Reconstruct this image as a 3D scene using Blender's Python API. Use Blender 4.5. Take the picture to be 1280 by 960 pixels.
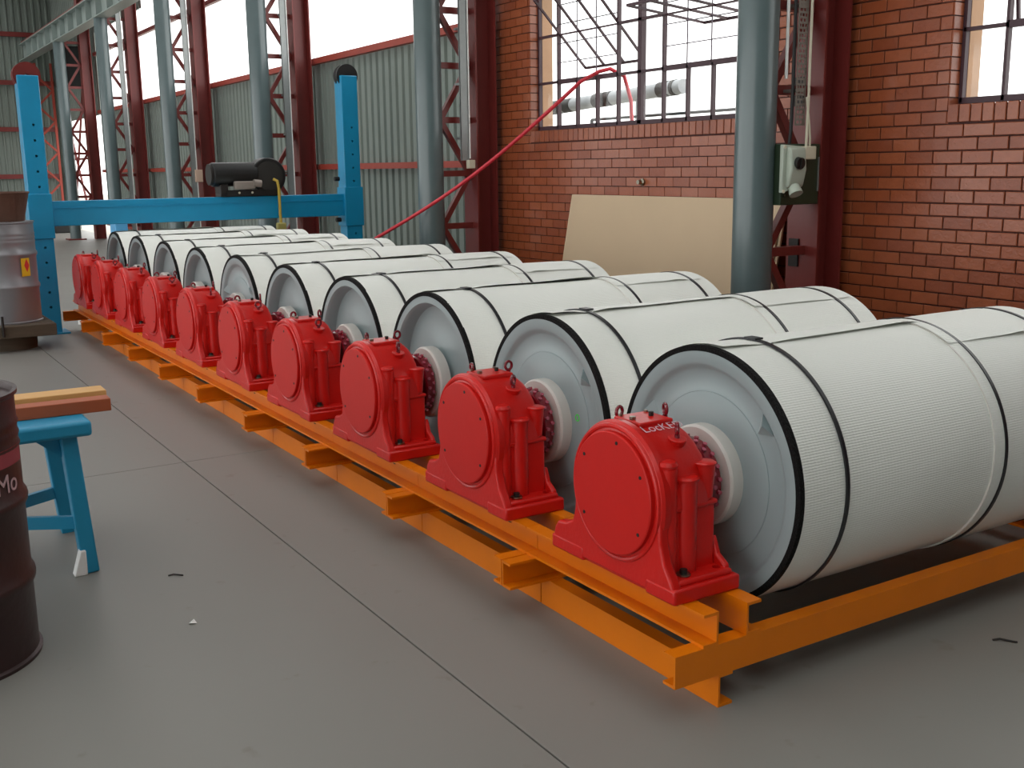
import bpy, bmesh, math, random
from mathutils import Vector, Matrix
random.seed(7)
for o in list(bpy.data.objects): bpy.data.objects.remove(o)
S = bpy.context.scene
C = S.collection
PI = math.pi

# ---------------------------------------------------------------- camera
cd = bpy.data.cameras.new('camera'); cam = bpy.data.objects.new('camera', cd); C.objects.link(cam)
cd.sensor_width = 36.0; cd.lens = 36.0 * 1349.8 / 1280.0; cd.clip_end = 300
YAW, PITCH, ROLL = 0.5562, 0.1979, -0.0131
Fw = Vector((math.sin(YAW)*math.cos(PITCH), math.cos(YAW)*math.cos(PITCH), -math.sin(PITCH)))
R0 = Vector((math.cos(YAW), -math.sin(YAW), 0)); U0 = R0.cross(Fw)
Rt = R0*math.cos(ROLL) + U0*math.sin(ROLL); Up = Rt.cross(Fw)
M = Matrix(((Rt.x, Up.x, -Fw.x, 0), (Rt.y, Up.y, -Fw.y, 0), (Rt.z, Up.z, -Fw.z, 1.55), (0, 0, 0, 1)))
cam.matrix_world = M
S.camera = cam

# ---------------------------------------------------------------- sky and exposure
W = bpy.data.worlds.new('sky'); S.world = W; W.use_nodes = True
bg = W.node_tree.nodes['Background']; bg.inputs[0].default_value = (1.0, 1.0, 0.985, 1); bg.inputs[1].default_value = 1.0
S.view_settings.view_transform = 'Standard'; S.view_settings.look = 'None'; S.view_settings.gamma = 1
S.view_settings.use_curve_mapping = False
S.view_settings.exposure = 1.5

# ---------------------------------------------------------------- materials
def srgb(r, g, b):
    f = lambda c: (c/255/12.92) if c/255 <= .04045 else ((c/255+.055)/1.055)**2.4
    return (f(r), f(g), f(b), 1)
MATS = {}
def mat(name, rgb, rough=.5, metal=0, var=.12, scale=6, bump=0, bscale=40, spec=.5, coat=0, rgb2=None, stretch=None):
    if name in MATS: return MATS[name]
    m = bpy.data.materials.new(name); m.use_nodes = True; nt = m.node_tree; n = nt.nodes; l = nt.links
    b = n['Principled BSDF']; b.inputs['Roughness'].default_value = rough; b.inputs['Metallic'].default_value = metal
    b.inputs['Specular IOR Level'].default_value = spec
    if coat: b.inputs['Coat Weight'].default_value = coat; b.inputs['Coat Roughness'].default_value = .12
    tc = n.new('ShaderNodeTexCoord'); src = tc.outputs['Object']
    if stretch:
        mp = n.new('ShaderNodeMapping'); mp.inputs['Scale'].default_value = stretch; l.new(src, mp.inputs[0]); src = mp.outputs[0]
    nz = n.new('ShaderNodeTexNoise'); nz.inputs['Scale'].default_value = scale; nz.inputs['Detail'].default_value = 5
    l.new(src, nz.inputs['Vector'])
    c = srgb(*rgb); mx = n.new('ShaderNodeMix'); mx.data_type = 'RGBA'
    c2 = srgb(*rgb2) if rgb2 else None
    mx.inputs['A'].default_value = tuple(x*(1-var) for x in c[:3]) + (1,)
    mx.inputs['B'].default_value = c2 or (tuple(min(1, x*(1+var)) for x in c[:3]) + (1,))
    if c2:
        rp = n.new('ShaderNodeValToRGB'); rp.color_ramp.elements[0].position = .45; rp.color_ramp.elements[1].position = .62
        l.new(nz.outputs['Fac'], rp.inputs[0]); l.new(rp.outputs[0], mx.inputs['Factor'])
    else: l.new(nz.outputs['Fac'], mx.inputs['Factor'])
    l.new(mx.outputs['Result'], b.inputs['Base Color'])
    if bump:
        nb = n.new('ShaderNodeTexNoise'); nb.inputs['Scale'].default_value = bscale; nb.inputs['Detail'].default_value = 3
        l.new(src, nb.inputs['Vector'])
        bp = n.new('ShaderNodeBump'); bp.inputs['Strength'].default_value = bump; bp.inputs['Distance'].default_value = .01
        l.new(nb.outputs['Fac'], bp.inputs['Height']); l.new(bp.outputs[0], b.inputs['Normal'])
    MATS[name] = m; return m

RED = mat('red_enamel', (204, 24, 18), .34, var=.08, bump=.12, bscale=60, spec=.35, coat=.12)
REDD = mat('dark_red_enamel', (120, 10, 28), .22, var=.1, coat=.5)
REDC = mat('cover_red', (200, 26, 20), .42, var=.05, bump=.05, bscale=30, spec=.3)
ORG = mat('orange_paint', (226, 120, 0), .4, var=.1, coat=.1, bump=.05, spec=.35)
BLU = mat('blue_paint', (8, 142, 188), .38, var=.1, bump=.08, coat=.15)
BLUD = mat('blue_stool_paint', (30, 145, 185), .45, var=.1, bump=.1)
GREY = mat('grey_pulley_paint', (150, 164, 166), .38, var=.05, bump=.06, bscale=15)
WHT = mat('white_hub', (222, 218, 212), .5, var=.05)
BLK = mat('black_rubber', (13, 13, 13), .8, spec=.2, var=.3, bump=.6, bscale=120)
STRAP = mat('black_strap', (32, 32, 36), .35, var=.2)
BOLT = mat('zinc_bolt', (150, 145, 130), .35, 1, var=.2)
BOLTP = mat('bolt_head_red', (190, 90, 110), .2, .3, var=.1, coat=.5)
DARK = mat('dark_steel', (40, 36, 34), .5, .4, var=.3)
PIPE = mat('greygreen_paint', (90, 106, 108), .3, var=.1, bump=.1, bscale=12, coat=.3)
OXI = mat('oxide_red_paint', (120, 44, 40), .45, var=.12, bump=.08, coat=.1)
OXIR = mat('girt_red_paint', (158, 62, 48), .5, var=.12)
GALV = mat('galvanised', (150, 155, 155), .45, .5, var=.12, scale=12)
SHEET = mat('sheeting_grey', (124, 134, 127), .5, var=.03, scale=2, stretch=(1, 1, .2))
SHEETD = mat('sheeting_end', (124, 134, 127), .5, var=.03, scale=2, stretch=(1, 1, .2))
GIRD = mat('girder_grey', (140, 152, 148), .45, var=.08)
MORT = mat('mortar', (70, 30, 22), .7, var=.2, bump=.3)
BRKS = [mat('brick_a', (153, 80, 48), .3, var=.12, scale=14, bump=.25, bscale=60, coat=.12),
        mat('brick_b', (143, 73, 44), .34, var=.14, scale=14, bump=.25, bscale=60, coat=.1),
        mat('brick_c', (158, 86, 54), .28, var=.14, scale=14, bump=.25, bscale=60, coat=.15)]
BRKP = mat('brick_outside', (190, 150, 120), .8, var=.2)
STEELW = mat('window_steel', (72, 48, 56), .5, var=.15)
BURG = mat('window_bar_grey', (96, 84, 96), .5, var=.1)
BOARD = mat('particle_board', (204, 180, 148), .6, var=.04, scale=3)
BOARDE = mat('board_edge', (230, 208, 176), .7, var=.05)
HOSE = mat('red_hose', (206, 44, 60), .4, var=.1)
CREAM = mat('cream_plastic', (206, 200, 178), .4, var=.04)
PGREY = mat('pale_grey_plastic', (176, 186, 172), .4, var=.04)
GREENB = mat('dark_green_box', (40, 56, 38), .45, var=.15)
BLACK = mat('black_paint', (22, 22, 22), .4, var=.3)
DRUMB = mat('brown_drum', (54, 36, 36), .42, .2, var=.35, scale=9, bump=.15, bscale=25)
DRUMG = mat('grey_drum', (146, 146, 150), .35, .5, var=.1, scale=5)
RUST = mat('rusty_iron', (92, 62, 48), .75, var=.3, scale=9, bump=.4, bscale=40)
DWOOD = mat('old_wood', (78, 66, 52), .8, var=.3, scale=5, bump=.3, stretch=(1, 1, 8))
PINE = mat('pine_timber', (214, 164, 100), .6, var=.12, scale=8, stretch=(.3, 4, 4))
MERA = mat('red_timber', (168, 84, 48), .6, var=.18, scale=8, stretch=(.3, 4, 4))
YEL = mat('yellow_label', (226, 180, 20), .5, var=.04)
REDL = mat('red_label', (206, 40, 40), .5, var=.04)
WTXT = mat('white_marking', (236, 226, 232), .6, var=.03)
PINKT = mat('pale_marking', (190, 160, 165), .6, var=.1)
GREENM = mat('green_marking', (70, 230, 70), .6, var=.05)
YCAB = mat('yellow_cable', (190, 160, 60), .5, var=.1)
CONC = mat('concrete_joint', (70, 66, 62), .9, var=.2)
GRND = mat('outside_ground', (170, 165, 155), .9, var=.1, scale=.6)
OUTW = mat('outside_white', (235, 235, 232), .7, var=.03)
OUTG = mat('outside_grey', (150, 152, 156), .5, var=.1)
ROOFO = mat('outside_roof', (196, 130, 70), .7, var=.1)

def floor_material():
    m = bpy.data.materials.new('painted_floor'); m.use_nodes = True; nt = m.node_tree; n = nt.nodes; l = nt.links
    b = n['Principled BSDF']; tc = n.new('ShaderNodeNewGeometry')
    a = n.new('ShaderNodeTexNoise'); a.inputs['Scale'].default_value = .9; a.inputs['Detail'].default_value = 6
    d = n.new('ShaderNodeTexNoise'); d.inputs['Scale'].default_value = 7; d.inputs['Detail'].default_value = 8
    l.new(tc.outputs['Position'], a.inputs[0]); l.new(tc.outputs['Position'], d.inputs[0])
    mx = n.new('ShaderNodeMix'); mx.data_type = 'RGBA'
    mx.inputs['A'].default_value = srgb(123, 122, 117); mx.inputs['B'].default_value = srgb(135, 133, 128)
    l.new(a.outputs['Fac'], mx.inputs['Factor'])
    rp = n.new('ShaderNodeValToRGB'); rp.color_ramp.elements[0].position = .66; rp.color_ramp.elements[1].position = .8
    l.new(d.outputs['Fac'], rp.inputs[0])
    m2 = n.new('ShaderNodeMix'); m2.data_type = 'RGBA'; m2.inputs['B'].default_value = srgb(112, 104, 96)
    l.new(rp.outputs[0], m2.inputs['Factor']); l.new(mx.outputs['Result'], m2.inputs['A'])
    l.new(m2.outputs['Result'], b.inputs['Base Color'])
    r2 = n.new('ShaderNodeMapRange'); r2.inputs['To Min'].default_value = .38; r2.inputs['To Max'].default_value = .55; b.inputs['Specular IOR Level'].default_value = .35
    l.new(a.outputs['Fac'], r2.inputs[0]); l.new(r2.outputs[0], b.inputs['Roughness'])
    return m
FLOORM = floor_material()

def wrap_material():
    # woven padded foil: fine ribs along the roll's axis, from the wrap's own UV (u = arc length, v = along axis)
    m = bpy.data.materials.new('white_wrap'); m.use_nodes = True; nt = m.node_tree; n = nt.nodes; l = nt.links
    b = n['Principled BSDF']; b.inputs['Roughness'].default_value = .5; b.inputs['Base Color'].default_value = srgb(236, 238, 232)
    uv = n.new('ShaderNodeUVMap'); uv.uv_map = 'wrap'
    w = n.new('ShaderNodeTexWave'); w.bands_direction = 'X'; w.inputs['Scale'].default_value = 38; w.inputs['Distortion'].default_value = 1.5
    w.inputs['Detail'].default_value = 2; w.inputs['Detail Scale'].default_value = 2
    l.new(uv.outputs[0], w.inputs['Vector'])
    w2 = n.new('ShaderNodeTexWave'); w2.bands_direction = 'Y'; w2.inputs['Scale'].default_value = 22; w2.inputs['Distortion'].default_value = .8
    l.new(uv.outputs[0], w2.inputs['Vector'])
    ad = n.new('ShaderNodeMath'); ad.operation = 'ADD'; l.new(w.outputs['Fac'], ad.inputs[0])
    ml = n.new('ShaderNodeMath'); ml.operation = 'MULTIPLY'; ml.inputs[1].default_value = .12; l.new(w2.outputs['Fac'], ml.inputs[0]); l.new(ml.outputs[0], ad.inputs[1])
    bp = n.new('ShaderNodeBump'); bp.inputs['Strength'].default_value = .28; bp.inputs['Distance'].default_value = .004
    l.new(ad.outputs[0], bp.inputs['Height']); l.new(bp.outputs[0], b.inputs['Normal'])
    return m
WRAP = wrap_material()

def glass_material():
    m = bpy.data.materials.new('window_glass'); m.use_nodes = True; nt = m.node_tree; n = nt.nodes; l = nt.links
    n.remove(n['Principled BSDF']); out = n['Material Output']
    t = n.new('ShaderNodeBsdfTransparent'); t.inputs[0].default_value = (.95, .98, .97, 1)
    g = n.new('ShaderNodeBsdfGlossy'); g.inputs['Roughness'].default_value = .05
    mx = n.new('ShaderNodeMixShader'); mx.inputs[0].default_value = .05; l.new(t.outputs[0], mx.inputs[1]); l.new(g.outputs[0], mx.inputs[2])
    l.new(mx.outputs[0], out.inputs[0]); return m
GLASS = glass_material()

# ---------------------------------------------------------------- mesh helpers
class MB:
    def __init__(s): s.v = []; s.f = []
    def add(s, vs, fs):
        o = len(s.v); s.v += [tuple(v) for v in vs]; s.f += [tuple(i+o for i in f) for f in fs]; return s
    def box(s, x0, x1, y0, y1, z0, z1):
        return s.add([(x, y, z) for x in (x0, x1) for y in (y0, y1) for z in (z0, z1)],
                     [(0, 1, 3, 2), (4, 6, 7, 5), (0, 4, 5, 1), (2, 3, 7, 6), (0, 2, 6, 4), (1, 5, 7, 3)])
    def frame(s, d):
        d = Vector(d).normalized(); a = Vector((0, 0, 1)) if abs(d.z) < .95 else Vector((1, 0, 0))
        u = a.cross(d).normalized(); return u, d.cross(u)
    def bar(s, p0, p1, w, h):
        p0, p1 = Vector(p0), Vector(p1); u, v = s.frame(p1-p0)
        q = [p + u*a*w/2 + v*b*h/2 for p in (p0, p1) for a, b in ((-1, -1), (1, -1), (1, 1), (-1, 1))]
        return s.add(q, [(3, 2, 1, 0), (4, 5, 6, 7)] + [(i, (i+1) % 4, 4+(i+1) % 4, 4+i) for i in range(4)])
    def cyl(s, p0, p1, r, n=16, r1=None, caps=True):
        p0, p1 = Vector(p0), Vector(p1); u, v = s.frame(p1-p0); r1 = r if r1 is None else r1
        q = [p0 + (u*math.cos(t)+v*math.sin(t))*r for t in [2*PI*i/n for i in range(n)]]
        q += [p1 + (u*math.cos(t)+v*math.sin(t))*r1 for t in [2*PI*i/n for i in range(n)]]
        f = [(i, (i+1) % n, n+(i+1) % n, n+i) for i in range(n)]
        if caps: f += [tuple(range(n-1, -1, -1)), tuple(range(n, 2*n))]
        return s.add(q, f)
    def lathe(s, c, axis, prof, n=32, closed=False):
        # prof: list of (along, radius)
        c = Vector(c); d = Vector(axis).normalized(); u, v = s.frame(d); q = []
        for a, r in prof:
            for i in range(n):
                t = 2*PI*i/n; q.append(c + d*a + (u*math.cos(t)+v*math.sin(t))*max(r, 1e-5))
        m = len(prof); f = []
        for k in range(m if closed else m-1):
            k2 = (k+1) % m
            for i in range(n): j = (i+1) % n; f.append((k*n+i, k*n+j, k2*n+j, k2*n+i))
        return s.add(q, f)
    def prism(s, poly, axis, a0, a1):
        # poly in the two other axes, extruded along axis 'x','y','z'
        def P(p, a): return {'x': (a, p[0], p[1]), 'y': (p[0], a, p[1]), 'z': (p[0], p[1], a)}[axis]
        n = len(poly); q = [P(p, a0) for p in poly] + [P(p, a1) for p in poly]
        return s.add(q, [tuple(range(n-1, -1, -1)), tuple(range(n, 2*n))] + [(i, (i+1) % n, n+(i+1) % n, n+i) for i in range(n)])
    def tube(s, pts, r, n=8):
        pts = [Vector(p) for p in pts]; q = []; f = []; m = len(pts)
        up = None
        for k, p in enumerate(pts):
            d = (pts[min(k+1, m-1)] - pts[max(k-1, 0)]).normalized()
            if up is None: u, v = s.frame(d)
            else:
                u = (up - d*up.dot(d)).normalized(); v = d.cross(u)
            up = u
            for i in range(n): t = 2*PI*i/n; q.append(p + (u*math.cos(t)+v*math.sin(t))*r)
        for k in range(m-1):
            for i in range(n): j = (i+1) % n; f.append((k*n+i, k*n+j, (k+1)*n+j, (k+1)*n+i))
        f += [tuple(range(n-1, -1, -1)), tuple(range((m-1)*n, m*n))]
        return s.add(q, f)
    def torus(s, c, axis, R, r, n=16, k=8):
        return s.lathe(c, axis, [(r*math.sin(2*PI*i/k), R + r*math.cos(2*PI*i/k)) for i in range(k)], n, closed=True)
    def mesh(s, name, m, smooth=True, ang=35):
        me = bpy.data.meshes.new(name); me.from_pydata(s.v, [], s.f)
        b = bmesh.new(); b.from_mesh(me); bmesh.ops.recalc_face_normals(b, faces=b.faces); b.to_mesh(me); b.free()
        me.materials.append(m)
        if smooth:
            me.polygons.foreach_set('use_smooth', [True]*len(me.polygons)); me.set_sharp_from_angle(angle=math.radians(ang))
        return me
    def build(s, name, m, parent=None, label=None, loc=None, bevel=0, seg=2, smooth=True, ang=35):
        o = bpy.data.objects.new(name, s.mesh(name, m, smooth, ang)); C.objects.link(o)
        if parent: o.parent = parent
        if label: o['label'] = label
        if loc: o.location = loc
        if bevel:
            md = o.modifiers.new('bevel', 'BEVEL'); md.width = bevel; md.segments = seg; md.limit_method = 'ANGLE'; md.angle_limit = math.radians(40)
        return o
def thing(name, label, cat, loc=(0, 0, 0), rz=0, group=None):
    o = bpy.data.objects.new(name, None); C.objects.link(o); o.empty_display_size = .1
    o.location = loc; o.rotation_euler = (0, 0, rz); o['label'] = label; o['category'] = cat
    if group: o['group'] = group
    return o
def tag(o, label, cat, group=None):
    o['label'] = label; o['category'] = cat
    if group: o['group'] = group
    return o
def struct(o): o['kind'] = 'structure'; return o
def sroot(name, loc=(0, 0, 0)):
    o = bpy.data.objects.new(name, None); C.objects.link(o); o.location = loc; o['kind'] = 'structure'; return o
def inst(name, me, parent, loc=(0, 0, 0), rot=(0, 0, 0), scale=None):
    o = bpy.data.objects.new(name, me); C.objects.link(o); o.parent = parent; o.location = loc; o.rotation_euler = rot
    if scale: o.scale = scale
    return o
def copy_tree(o, parent=None):
    c = o.copy(); C.objects.link(c); c.parent = parent
    for ch in o.children: copy_tree(ch, c)
    return c
def text_mesh(s, size, depth=.001, material=None):
    cu = bpy.data.curves.new('lettering', 'FONT'); cu.body = s; cu.size = size; cu.extrude = depth; cu.align_x = 'CENTER'; cu.align_y = 'CENTER'
    o = bpy.data.objects.new('lettering', cu); me = bpy.data.meshes.new_from_object(o); bpy.data.objects.remove(o)
    me.materials.clear(); me.materials.append(material); return me

def drill(o, cuts):
    """cut real holes (p0, p1, radius) into a finished mesh object"""
    cm = MB()
    for p0, p1, r in cuts: cm.cyl(p0, p1, r, 14)
    c = bpy.data.objects.new('cutter', cm.mesh('cutter', DARK, False)); C.objects.link(c)
    c.matrix_world = Matrix.Identity(4); par = o.parent; o.parent = None
    md = o.modifiers.new('drill', 'BOOLEAN'); md.operation = 'DIFFERENCE'; md.object = c; md.solver = 'EXACT'; md.material_mode = 'INDEX'
    bpy.context.view_layer.update(); dg = bpy.context.evaluated_depsgraph_get()
    me = bpy.data.meshes.new_from_object(o.evaluated_get(dg)); o.modifiers.clear(); o.data = me; o.parent = par
    bpy.data.objects.remove(c); return o
XW = 5.65            # inner face of the right-hand wall
COLY = [5.0, 9.3, 13.95, 18.4, 22.9, 27.4]

# ================================================================ THE SETTING
fl = sroot('floor')
MB().box(-9, 5.9, -5, 33, -.12, -.03).build('floor_bed', CONC, fl, smooth=False)
gx = [-9, -4.52, 1.481, 5.9]; gy = [-5, -.23, 5.773, 11.77, 17.77, 23.77, 29.77, 33]; J = .0028
for i in range(3):
    for j in range(7):
        MB().box(gx[i]+J, gx[i+1]-J, gy[j]+J, gy[j+1]-J, -.03, 0).build('floor_slab', FLOORM, fl, bevel=.001, seg=1)
struct(MB().box(5.93, 90, -40, 90, -.3, -.14).build('ground', GRND, smooth=False))

# brick part of the right-hand wall, with two window openings
WT = 2.80  # window rows
W1 = (5.78, 8.70); W2 = (0.9, 4.19); ZS = 1.885; ZTOP = 3.56
wb = sroot('wall_brick')
BL, BH, JT = .198, .0768, .0075
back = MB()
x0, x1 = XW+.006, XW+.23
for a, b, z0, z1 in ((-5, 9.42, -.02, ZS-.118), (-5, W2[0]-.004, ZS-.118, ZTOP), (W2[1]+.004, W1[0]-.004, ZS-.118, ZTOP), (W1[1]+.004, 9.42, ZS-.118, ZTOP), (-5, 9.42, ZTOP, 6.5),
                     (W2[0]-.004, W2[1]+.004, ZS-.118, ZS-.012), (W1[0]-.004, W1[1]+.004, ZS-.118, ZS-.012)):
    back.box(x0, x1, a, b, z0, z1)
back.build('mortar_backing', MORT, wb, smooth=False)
def brick_mesh(w, h, d, m):
    b = MB(); e = .003
    # chamfered front
    b.add([(0, -w/2, -h/2), (0, w/2, -h/2), (0, w/2, h/2), (0, -w/2, h/2), (-d+e, -w/2, -h/2), (-d+e, w/2, -h/2), (-d+e, w/2, h/2), (-d+e, -w/2, h/2),
           (-d, -w/2+e, -h/2+e), (-d, w/2-e, -h/2+e), (-d, w/2-e, h/2-e), (-d, -w/2+e, h/2-e)],
          [(0, 1, 5, 4), (1, 2, 6, 5), (2, 3, 7, 6), (3, 0, 4, 7), (4, 5, 9, 8), (5, 6, 10, 9), (6, 7, 11, 10), (7, 4, 8, 11), (8, 9, 10, 11)])
    return b.mesh('brick', m, smooth=False)
cache = {}
bricks = []   # (y0,y1,z0,z1,proud,depth)
zc0 = ZS-.118
k0 = -int(zc0/BH)
for k in range(k0, 40):
    za = zc0 + k*BH
    if za < 0: continue
    if za + BH > 3.9: break
    off = (k % 2)*BL/2
    y = 1.6 - off
    while y < 9.42:
        segs = [(y, min(y+BL, 9.42))]
        if k >= 0 and za < ZTOP:
            for wa, wz in (W1, W2):
                ns = []
                for a, b in segs:
                    if b <= wa or a >= wz: ns.append((a, b))
                    else:
                        if a < wa: ns.append((a, wa))
                        if b > wz: ns.append((wz, b))
                segs = ns
        for a, b in segs:
            if b-a > .035: bricks.append((a, b, za, za+BH))
        y += BL
def cam_px(p):
    d = Vector(p) - Vector((0, 0, 1.55)); z = d.dot(Fw)
    if z < .2: return None
    return 640+1349.8*d.dot(Rt)/z, 480-1349.8*d.dot(Up)/z, z
def seen(b):
    q = cam_px((XW, (b[0]+b[1])/2, (b[2]+b[3])/2))
    return bool(q and -20 < q[0] < 1300 and -15 < q[1] < 420)
inview = sorted([b for b in bricks if seen(b)], key=lambda b: -(b[1]-b[0])/(cam_px((XW, (b[0]+b[1])/2, b[2]))[2]**2))
# the 300 that show largest leave room for the sill and jamb bricks
sill = []
for wa, wz in (W1, W2):
    n = int((wz-wa)/.0765); p = (wz-wa)/n
    for i in range(n): sill.append((wz-p*(i+1), wz-p*i, ZS-.112, ZS-.004))
jamb = []
for wa, wz in (W1, W2):
    k = 0
    while ZS + k*BH < 3.4: jamb.append((wz, ZS-.118+BH*2 + k*BH - .036, k)); k += 1
NB = 300 - len([s for s in sill if seen(s)]) - len(jamb)
rnd = random.Random(3)
def place_brick(b, joined=None):
    w, h = round(b[1]-b[0]-JT, 3), round(b[3]-b[2]-JT, 3); mi = rnd.choice((0, 0, 1, 2)); pr_ = rnd.uniform(-.0015, .0015)
    y, z = (b[0]+b[1])/2, (b[2]+b[3])/2
    if joined is None:
        if (w, h, mi) not in cache: cache[(w, h, mi)] = brick_mesh(w, h, .012, BRKS[mi])
        inst('brick', cache[(w, h, mi)], wb, (XW+.008+pr_, y, z))
    else: joined[mi].box(XW-.004+pr_, XW+.008, y-w/2, y+w/2, z-h/2, z+h/2)
rest = [MB(), MB(), MB()]
pick = set(inview[:NB])
for b in bricks: place_brick(b, None if b in pick else rest)
for s_ in sill: place_brick(s_, None if seen(s_) else rest)
for i, r_ in enumerate(rest):
    o = r_.build('brick_field', BRKS[i], wb, smooth=False); o['kind'] = 'stuff'
# jamb bricks: the far reveal of each window, facing back down the hall
for yj, zj, k in jamb:
    mi = k % 3; key = ('j', mi)
    if key not in cache: cache[key] = MB().box(XW+.002, XW+.098, -.004, .03, -.0345, .0345).mesh('jamb_brick', BRKS[mi], smooth=False)
    inst('jamb_brick', cache[key], wb, (0, yj, zj-.08))
# outer jamb and sill seen through the glass
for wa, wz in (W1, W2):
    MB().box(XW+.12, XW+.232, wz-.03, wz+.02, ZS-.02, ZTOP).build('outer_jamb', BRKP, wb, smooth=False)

# corrugated sheeting above and beyond
def ibr(L, z0, z1, along='y', pitch=.17, depth=.034):
    b = MB(); pts = []; y = 0
    while y < L:
        pts += [(y, 0), (y+pitch*.58, 0), (y+pitch*.68, depth), (y+pitch*.90, depth)]; y += pitch
    pts = [p for p in pts if p[0] <= L] + [(L, 0)]
    vs = [];
    for (a, d) in pts:
        for z in (z0, z1): vs.append((d, a, z) if along == 'y' else (a, -d, z))
    return b.add(vs, [(2*i, 2*i+2, 2*i+3, 2*i+1) for i in range(len(pts)-1)])
ws = sroot('wall_sheeting')
ys = [9.42] + COLY[2:]; ZC = 2.93
for i in range(len(ys)-1):
    ibr(ys[i+1]-ys[i], 0, ZC).build('cladding_sheet', SHEET, ws, loc=(XW+.05, ys[i], 0), smooth=False)
# last bay: cladding over the doorway only
ibr(5.2, 2.9, 4.3).build('cladding_sheet', SHEETD, ws, loc=(XW+.05, 27.4, 0), smooth=False)
ibr(.8, 0, 2.9).build('cladding_sheet', SHEETD, ws, loc=(XW+.05, 31.8, 0), smooth=False)
ibr(4.5, 4.75, 6.5).build('cladding_sheet', SHEETD, ws, loc=(XW+.05, 22.9, 0), smooth=False)
ibr(5.2, 4.3, 6.5).build('cladding_sheet', SHEETD, ws, loc=(XW+.05, 27.4, 0), smooth=False)
for z, h in ((1.59, .07), (ZC+.02, .075), (.35, .07)):
    for i in range(len(ys)-1):
        y1 = ys[i+1]
        MB().box(XW-.03, XW+.045, ys[i]+.02, y1-.02, z-h/2, z+h/2).build('wall_girt', OXIR, ws, smooth=False)
for i in range(len(ys)-1):
    MB().box(XW-.03, XW+.045, ys[i]+.02, ys[i+1]-.02, 4.22, 4.29).build('wall_girt', OXI, ws, smooth=False)
MB().box(XW-.05, XW+.05, 9.42, 32.6, 6.2, 6.4).build('eaves_beam', OXI, ws, smooth=False)

wf = sroot('wall_far')
ibr(15.0, 0, 6.5, 'x').build('cladding_sheet', SHEETD, wf, loc=(-9, 32.6, 0), smooth=False)
for z in (1.48, 2.73, 3.95, 5.2): MB().box(-9, 5.6, 32.47, 32.56, z-.06, z+.06).build('wall_girt', OXI, wf, smooth=False)
for x in (3.6,): MB().box(x-.1, x+.1, 32.25, 32.46, 0, 6.5).build('wall_post', OXI, wf, smooth=False)

struct(MB().box(-9, 5.9, -5.2, -5, 0, 6.5).build('wall_front', SHEETD, smooth=False))
lw = sroot('wall_left')
ibr(39, 3.9, 6.5).build('cladding_sheet', SHEETD, lw, loc=(-9, -5, 0), smooth=False)
for y in (2.5, 10, 17.5, 25): MB().box(-9.1, -8.85, y-.13, y+.13, 0, 6.5).build('wall_post', OXI, lw, smooth=False)
ce = sroot('ceiling')
# roof sheets with long rooflight strips left between them
rx = [(-9.2, -6.4), (-5.0, -1.9), (-.3, 2.2), (3.6, 6.0)]
for a, b in rx: MB().box(a, b, -5.2, 32.8, 6.5, 6.56).build('roof_sheet', SHEETD, ce, smooth=False)
for y in COLY + [.6]: MB().box(-9.1, 5.7, y-.1, y+.1, 6.2, 6.5).build('rafter', OXI, ce, smooth=False)

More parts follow.
